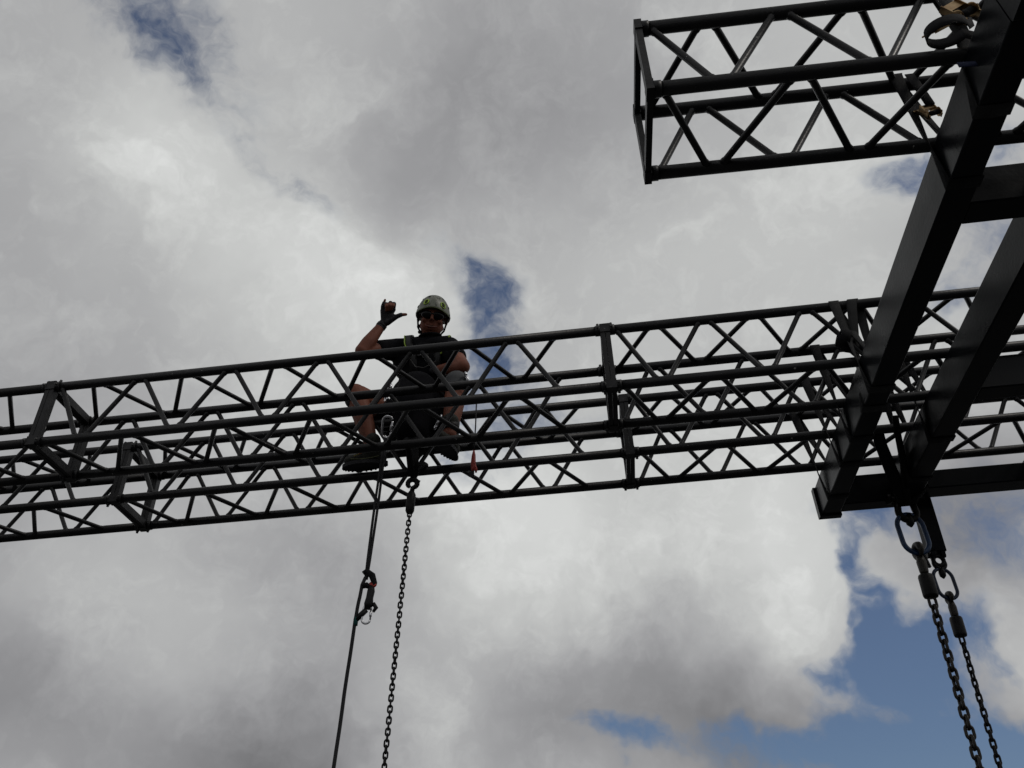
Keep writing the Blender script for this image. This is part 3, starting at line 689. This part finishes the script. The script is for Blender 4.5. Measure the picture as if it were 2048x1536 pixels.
for pts_ in ([(-.30, .40), (-.1, .44), (.12, .43), (.30, .50), (.42, .42), (.60, .46)], [(-.28, .62), (-.26, .78), (-.28, .9)], [(.25, .62), (.12, .78), (.18, .92)]):
    obj('shell_line', MB().tube([helmet_pt(a, t, .001) for a, t in pts_], .0016, 6), 'white', helmet)
# chin strap with side buckles, ear knots
for s in (-1, 1):
    pth = [helmet_pt(s * 1.35, 1.0, -.008), H(s * .088, .012, -.030), H(s * .080, .022, -.075), H(s * .050, .045, -.118), H(0, .052, -.130)]
    obj('chin_strap', MB().tube(pth, .0062, 8), 'webd', helmet)
obj('chin_buckle', MB().ell(H(-.079, .008, -.066), HXh, HYh, HZh, .011, .013, .014), 'black', helmet)
obj('chin_buckle', MB().ell(H(-.066, .012, -.100), HXh, HYh, HZh, .014, .014, .013), 'black', helmet)
# sunglasses
gl = MB()
for s in (-1, 1):
    gl.ell(H(s * .035, .078, .010), (HXh - HYh * s * .34).normalized(), HYh, HZh, .039, .012, .026, 18, 10)
    gl.tube([H(s * .062, .068, .014), H(s * .083, .02, .010), H(s * .088, -.01, .006)], .004, 8)
gl.tube([H(-.014, .092, .014), H(0, .097, .017), H(.014, .092, .014)], .006, 8)
obj('sunglasses', gl, 'lens', man)
# t-shirt with sleeves
ts = MB(); ts.chain([waist - RV * .10, waist, chest], [.142, .136, .142]); ts.ell(chest, RA, RB, RV, .205, .135, .15, 20, 14); ts.ell(waist, RA, RB, RV, .175, .14, .16, 20, 14)
ts.caps(shR, shL, .074, .074); ts.caps(shR, lp_(shR, elR, .48), .073, .066); ts.caps(shL, lp_(shL, elL, .50), .073, .068)
ts.caps(W(-1.10, .80, .60), W(-1.085, .765, .670), .082, .074)
for q in (shR, shL): ts.caps(W(-1.088, .77, .665), lp_(W(-1.088, .77, .665), q, .72), .060, .062)
organic(obj('t_shirt', ts, 'shirt', man), .0075, 5)
obj('collar', MB().tube(arc(W(-1.080, .742, .700), RA, (RB * .9 + RV * .35).normalized(), .068, 0, 345, 24), .009, 8), 'shirt', man)
sh_ = MB(); sh_.chain([waist - RV * .12, pelvis], [.150, .148]); sh_.ell(pelvis - RV * .01, RA, RB, RV, .185, .14, .12)
sh_.caps(hpR, lp_(hpR, knR, .50), .108, .094); sh_.caps(hpL, lp_(hpL, knL, .70), .108, .088)
organic(obj('shorts', sh_, 'shorts', man), .008, 5)
gv = MB(); hand_R(gv, .0032, False); organic(obj('glove', gv, 'glove', man), .0036, 2)
obj('glove_cuff', MB().tube([lp_(HO, elR, .10), lp_(HO, elR, .02)], [.0335, .0330], 16), 'glove', man)
gl2 = MB()
for k in range(4): b0 = wrL + uL * .085 + sL * (.030 - .019 * k); gl2.caps(wrL + uL * .012, b0, .0215, .0155); gl2.caps(b0, b0 + uL * .034 - RV * .016, .0135, .013)
gl2.caps(wrL - uL * .02, wrL + uL * .01, .031, .03); organic(obj('glove', gl2, 'glove', man), .005, 2)
# knee pads
uk = (anL - knL).normalized(); kf = (uk.cross(RA)).normalized()
kp = MB(); kp.caps(lp_(knL, hpL, .16), knL - UP * .0, .074, .071); kp.caps(knL, lp_(knL, anL, .14), .070, .064); organic(obj('knee_pad', kp, 'pad', man), .006, 3)
obj('pad_strap', MB().tube(arc(lp_(knL, anL, .15), RA, (RB - RV * .1).normalized(), .068, 0, 348, 26), .006, 8), 'black', man)
kp = MB(); kp.ell(knR + RA * -.028 - RB * .004 - RV * .02, RV, RB, RA, .075, .055, .036); organic(obj('knee_pad', kp, 'pad', man), .006, 2)
# shoes
def shoe(toe, heel, an, name='shoe', collar=.03):
    u = (toe - heel).normalized(); w = u.cross(UP).normalized(); n = w.cross(u).normalized()
    s = MB(); s.caps(heel + n * .012, toe + n * .004, .040, .036); s.ell(lp_(heel, toe, .80) + n * .0, u, w, n, .068, .048, .036); s.caps(lp_(heel, toe, .25) + n * .02, an + UP * collar, .050, .050)
    s.ell(lp_(heel, toe, .42) + n * .018, u, w, n, .08, .042, .042)
    so = organic(obj(name, s, 'shoe', man), .006, 3)
    k = MB(); pr = []
    for i in range(28):
        a = 2 * math.pi * i / 28; L_ = (toe - heel).length / 2 + .045; wd = .043 + .007 * math.cos(a) - .004 * math.cos(2 * a); pr.append((L_ * math.cos(a), wd * math.sin(a)))
    mid = (toe + heel) / 2 - n * .030
    b_ = len(k.v)
    for z in (-.011, .011):
        for (x, y) in pr: k.v.append(mid + u * x + w * y + n * z)
    for i in range(28): k.face([i, (i + 1) % 28, 28 + (i + 1) % 28, 28 + i], False)
    k.face(list(range(28))[::-1], False); k.face([28 + i for i in range(28)], False)
    for i in range(28):
        x, y = pr[i]; k.box(mid + u * x * .96 + w * y * .96 - n * .0115, u, w, n, .005, .005, .003)
    obj('sole', k, 'sole', so)
    return so, u, w, n
s1, u1, w1, n1 = shoe(toeR, heelR, anR)
side = w1 if w1.dot(-RB) > 0 else -w1
obj('piping', MB().tube([lp_(heelR, toeR, f) + side * (.043 + .004 * math.sin(f * 3)) + n1 * (-.004 - .012 * math.sin(f * 3.1)) for f in (0, .2, .4, .6, .8, .95)], .0022, 6), 'olive', s1)
for i, f in enumerate((.52, .60, .68, .76)):
    q = lp_(heelR, toeR, f) + n1 * (.030 - .005 * i) + side * .024
    obj('lace', MB().tube([q - side * .018, q + side * .012 + n1 * .003, q + side * .034 - n1 * .014 + u1 * .008], .0024, 6), 'orange' if i < 2 else 'yellow', s1)
shoe(toeL, heelL, anL, collar=.085)
obj('sock', MB().tube([lp_(anL, knL, .05), lp_(anL, knL, .22)], [.050, .050], 16), 'black', man)
# harness: shoulder straps with lime edging, belt, leg loops, hardware
def on_chest(a, v, off=.0):                          # front of the shirt
    da = (a + 1.125) / .19; dv = (v - .53) / .145
    return W(a, .80 - .127 * math.sqrt(max(.05, 1 - min(.9, da * da + .35 * dv * dv))) - .012 - off, v)
for s, a0, a1 in ((-1, -1.215, -1.165), (1, -.975, -1.02)):
    pth = [W(a0, .85, .70), W(a0, .76, .735 if s < 0 else .70), W(a0 + .004, .70, .69 if s < 0 else .655), on_chest(a0 - s * .012, .61 if s < 0 else .60), on_chest(a1, .50), on_chest(a1, .36)]
    hs = obj('harness_strap', MB().ribbon(pth, RA, .024, .004), 'black', man)
    for q in (-1, 1):
        if q * s < 0: continue
        obj('strap_edge', MB().tube([p + RA * (q * .025) - RB * .003 for p in pth[:5]], .0042, 8), 'lime', hs)
obj('chest_plate', MB().box(on_chest(-1.10, .50, .006), RA, RV, RB, .035, .02, .006, .002), 'black', man)
for a in (-1.055, -1.005): obj('ring_buckle', MB().tube(arc(on_chest(a, .545, .012), RA, RV, .016, -60, 80, 8), .003, 6), 'silver', man)
obj('harness_belt', MB().tube(arc(W(-1.188, .88, .245), RA, (RB - RV * .1).normalized(), .152, 0, 352, 30), .016, 8), 'black', man)
for a, b_, v in ((-1.235, .735, .20), (-1.19, .73, .21), (-1.13, .735, .22)):
    obj('gear_strap', MB().ribbon([W(a, b_, v + .06), W(a + .006, b_ - .012, v), W(a - .012, b_ - .006, v - .07)], RA, .010, .002), 'teal', man)
obj('leg_loop', MB().tube(arc(lp_(hpR, knR, .35), RV, (RA + RB * .6).normalized(), .108, 0, 350, 26), .009, 8), 'black', man)
obj('leg_loop', MB().tube(arc(lp_(hpL, knL, .35), RV, (RA - RB * .4).normalized(), .108, 0, 350, 26), .009, 8), 'black', man)

# ------------------------------------------------------------------ carabiners, ropes, tools
def carabiner(label, c, s, up, across, mt='silver', group=None):
    c = V3(c); up = up.normalized(); across = (across - up * across.dot(up)).normalized(); t = thing('carabiner', label, 'carabiner', c, group)
    L_ = .040 * s; R_ = .024 * s
    pts = [c + across * (R_ * .92) - up * (L_ * .6)] + [c - up * L_ * .75 + q for q in arc((0, 0, 0), across, up, R_ * .9, -10, -180, 9)] + [c + up * L_ * .8 + q for q in arc((0, 0, 0), across, up, R_, 180, 15, 10)]
    obj('frame', MB().tube(pts, .0062 * s, 10), mt, t)
    a, b_ = c + across * (R_ * .98) + up * (L_ * .85), c + across * (R_ * .92) - up * (L_ * .65)
    obj('gate', MB().tube([a, b_], .0050 * s, 10), mt, t); obj('screw_sleeve', MB().tube([lp_(a, b_, .3), lp_(a, b_, .34), lp_(a, b_, .72), lp_(a, b_, .76)], [.006 * s, .0082 * s, .0082 * s, .006 * s], 12), mt, t)
    return t
carabiner('silver screw-gate carabiner where the rope starts, in front of the man\'s shin', W(-1.238, .448, -.165), 1.12, (CU + CR * .12), CR)
carabiner('silver carabiner at the man\'s right hip, seen edge on', W(-1.262, .50, .105), 1.0, (CU + CR * .35), (CR * .4 - CD))
carabiner('silver carabiner beside the grey knee pad', W(-.795, .50, .135), .95, (CU - CR * .25), (CR * .25 - CD))
carabiner('dull carabiner low between the man\'s shins', W(-.955, .46, -.155), .8, (CU + CR * .5), (CR * .3 - CD))
# rope: doubled sling to the rope grab, single rope below
rp = thing('climbing_rope', 'black rope hanging slanting from the carabiner at the left of the chain', 'rope', W(-1.56, .45, -4.25))
top = W(-1.243, .45, -.235)
grab = W(-1.293, .45, -1.05); low = W(-1.327, .45, -1.253); end = W(-1.374, .45, -1.908); far = end + (end - low) * ((end.z - .02) / (low.z - end.z))
ORIG[rp.name] = far.copy(); rp.location = far
for sx, sag in ((-.0052, -.001), (.0052, .002)):
    pts = [top + CR * (sx * .4)] + [lp_(top, grab, f) + CR * (sx * (1 - abs(2 * f - 1)) * .6 + sx * .8 + sag * math.sin(math.pi * f)) for f in (.15, .3, .45, .6, .75, .88)] + [grab + CR * sx * .5]
    obj('rope_strand', MB().tube(pts, .0072, 10), 'rope', rp)
def wig(p, q, n, amp): return [lp_(p, q, i / n) + CR * (amp * math.sin(i * 1.3) * math.sin(math.pi * i / n)) for i in range(n + 1)]
obj('rope_strand', MB().tube([grab + UP * .01 - CR * .004] + wig(grab - UP * .03 - CR * .016, low - CR * .004, 6, .0012) + wig(low - UP * .01 - CR * .004, end, 8, .0012)[1:] + [far], .0088, 12), 'rope', rp)
obj('rope_sleeve', MB().tube([lp_(low, end, -.02), lp_(low, end, .04)], [.0105, .0115], 12), 'teal', rp)
rg = thing('rope_grab', 'black and red rope grab device clipped on the hanging rope', 'rope device', grab)
up_, ac_ = (top - grab).normalized(), CR
obj('loop', MB().tube([grab - CR * .016 + UP * .03, grab - CR * .004 + UP * .042, grab + CR * .028 + UP * .020, grab + CR * .044 - UP * .02, grab + CR * .036 - UP * .045, grab + CR * .006 - UP * .03, grab - CR * .014 - UP * .035], [.013, .017, .017, .014, .012, .015, .013], 12), 'webd', rg)
cb = grab + CR * .032 - UP * .105
obj('device_body', MB().tube([cb + UP * .070, cb + UP * .045, cb + UP * .01 - CR * .003, cb - UP * .022 - CR * .004, cb - UP * .045 - CR * .006], [.014, .019, .018, .023, .016], 14), 'black', rg)
obj('device_cap', MB().ell(cb + UP * .078 + CR * .004, CR, CD, UP, .021, .016, .017), 'red', rg)
obj('cam_lever', MB().tube([cb - UP * .018 + CR * .018, cb - UP * .04 + CR * .034, cb - UP * .06 + CR * .022], [.010, .011, .007], 10), 'black', rg)
obj('rope_arm', MB().tube([cb - UP * .05 - CR * .012, cb - UP * .075 - CR * .035, cb - UP * .10 - CR * .052], [.013, .014, .010], 10), 'black', rg)
cr_ = carabiner('silver carabiner at the bottom of the rope grab device', cb - UP * .070 - CR * .008, .85, -UP, CR)
# red handled tool on a cord
tl = thing('hand_tool', 'tool with a red handle dangling from a thin black cord right of the man', 'tool', W(-.744, .45, -.45))
p0, p1 = W(-.736, .45, -.060), W(-.742, .45, -.375)
p1 = V3((p0.x, p0.y, p1.z))
obj('cord', MB().tube([p0, lp_(p0, p1, .5) + CR * .002, p1], .0038, 8), 'rope', tl)
obj('handle', MB().tube([p1 + UP * .01, p1 - UP * .02, p1 - UP * .065, p1 - UP * .105, p1 - UP * .118], [.004, .0105, .0135, .011, .006], 12), 'grip', tl)
obj('handle', MB().tube([p1 - UP * .07 + CR * .006, p1 - UP * .105 + CR * .016, p1 - UP * .125 + CR * .017], [.006, .0075, .005], 10), 'grip', tl)
obj('tool_head', MB().box(p1 - UP * .135 - CR * .006, UP, CR, CD, .017, .014, .006, .002), 'black', tl)
# lanyard strings and webbing about the harness
ly = thing('lanyard', 'thin black cord looping from the man\'s chest to his lap', 'cord', W(-1.10, .60, .35))
obj('cord', MB().tube([on_chest(-1.175, .45, .03), W(-1.13, .60, .36), W(-1.07, .56, .31), W(-1.035, .57, .34), W(-1.01, .62, .40)], .0035, 8), 'chain', ly)

tb = thing('tool_bag', 'black cloth tool bag hanging from the harness between the knees of the man', 'bag', W(-1.12, .56, -.10))
q = MB(); q.chain([W(-1.115, .60, .17), W(-1.12, .56, .03), W(-1.12, .55, -.13)], [.125, .125, .105]); q.ell(W(-1.03, .58, .00), RA, RB, RV, .09, .06, .16); q.ell(W(-1.19, .57, -.02), RA, RB, RV, .06, .05, .13)
organic(obj('bag_body', q, 'shorts', tb), .009, 3)
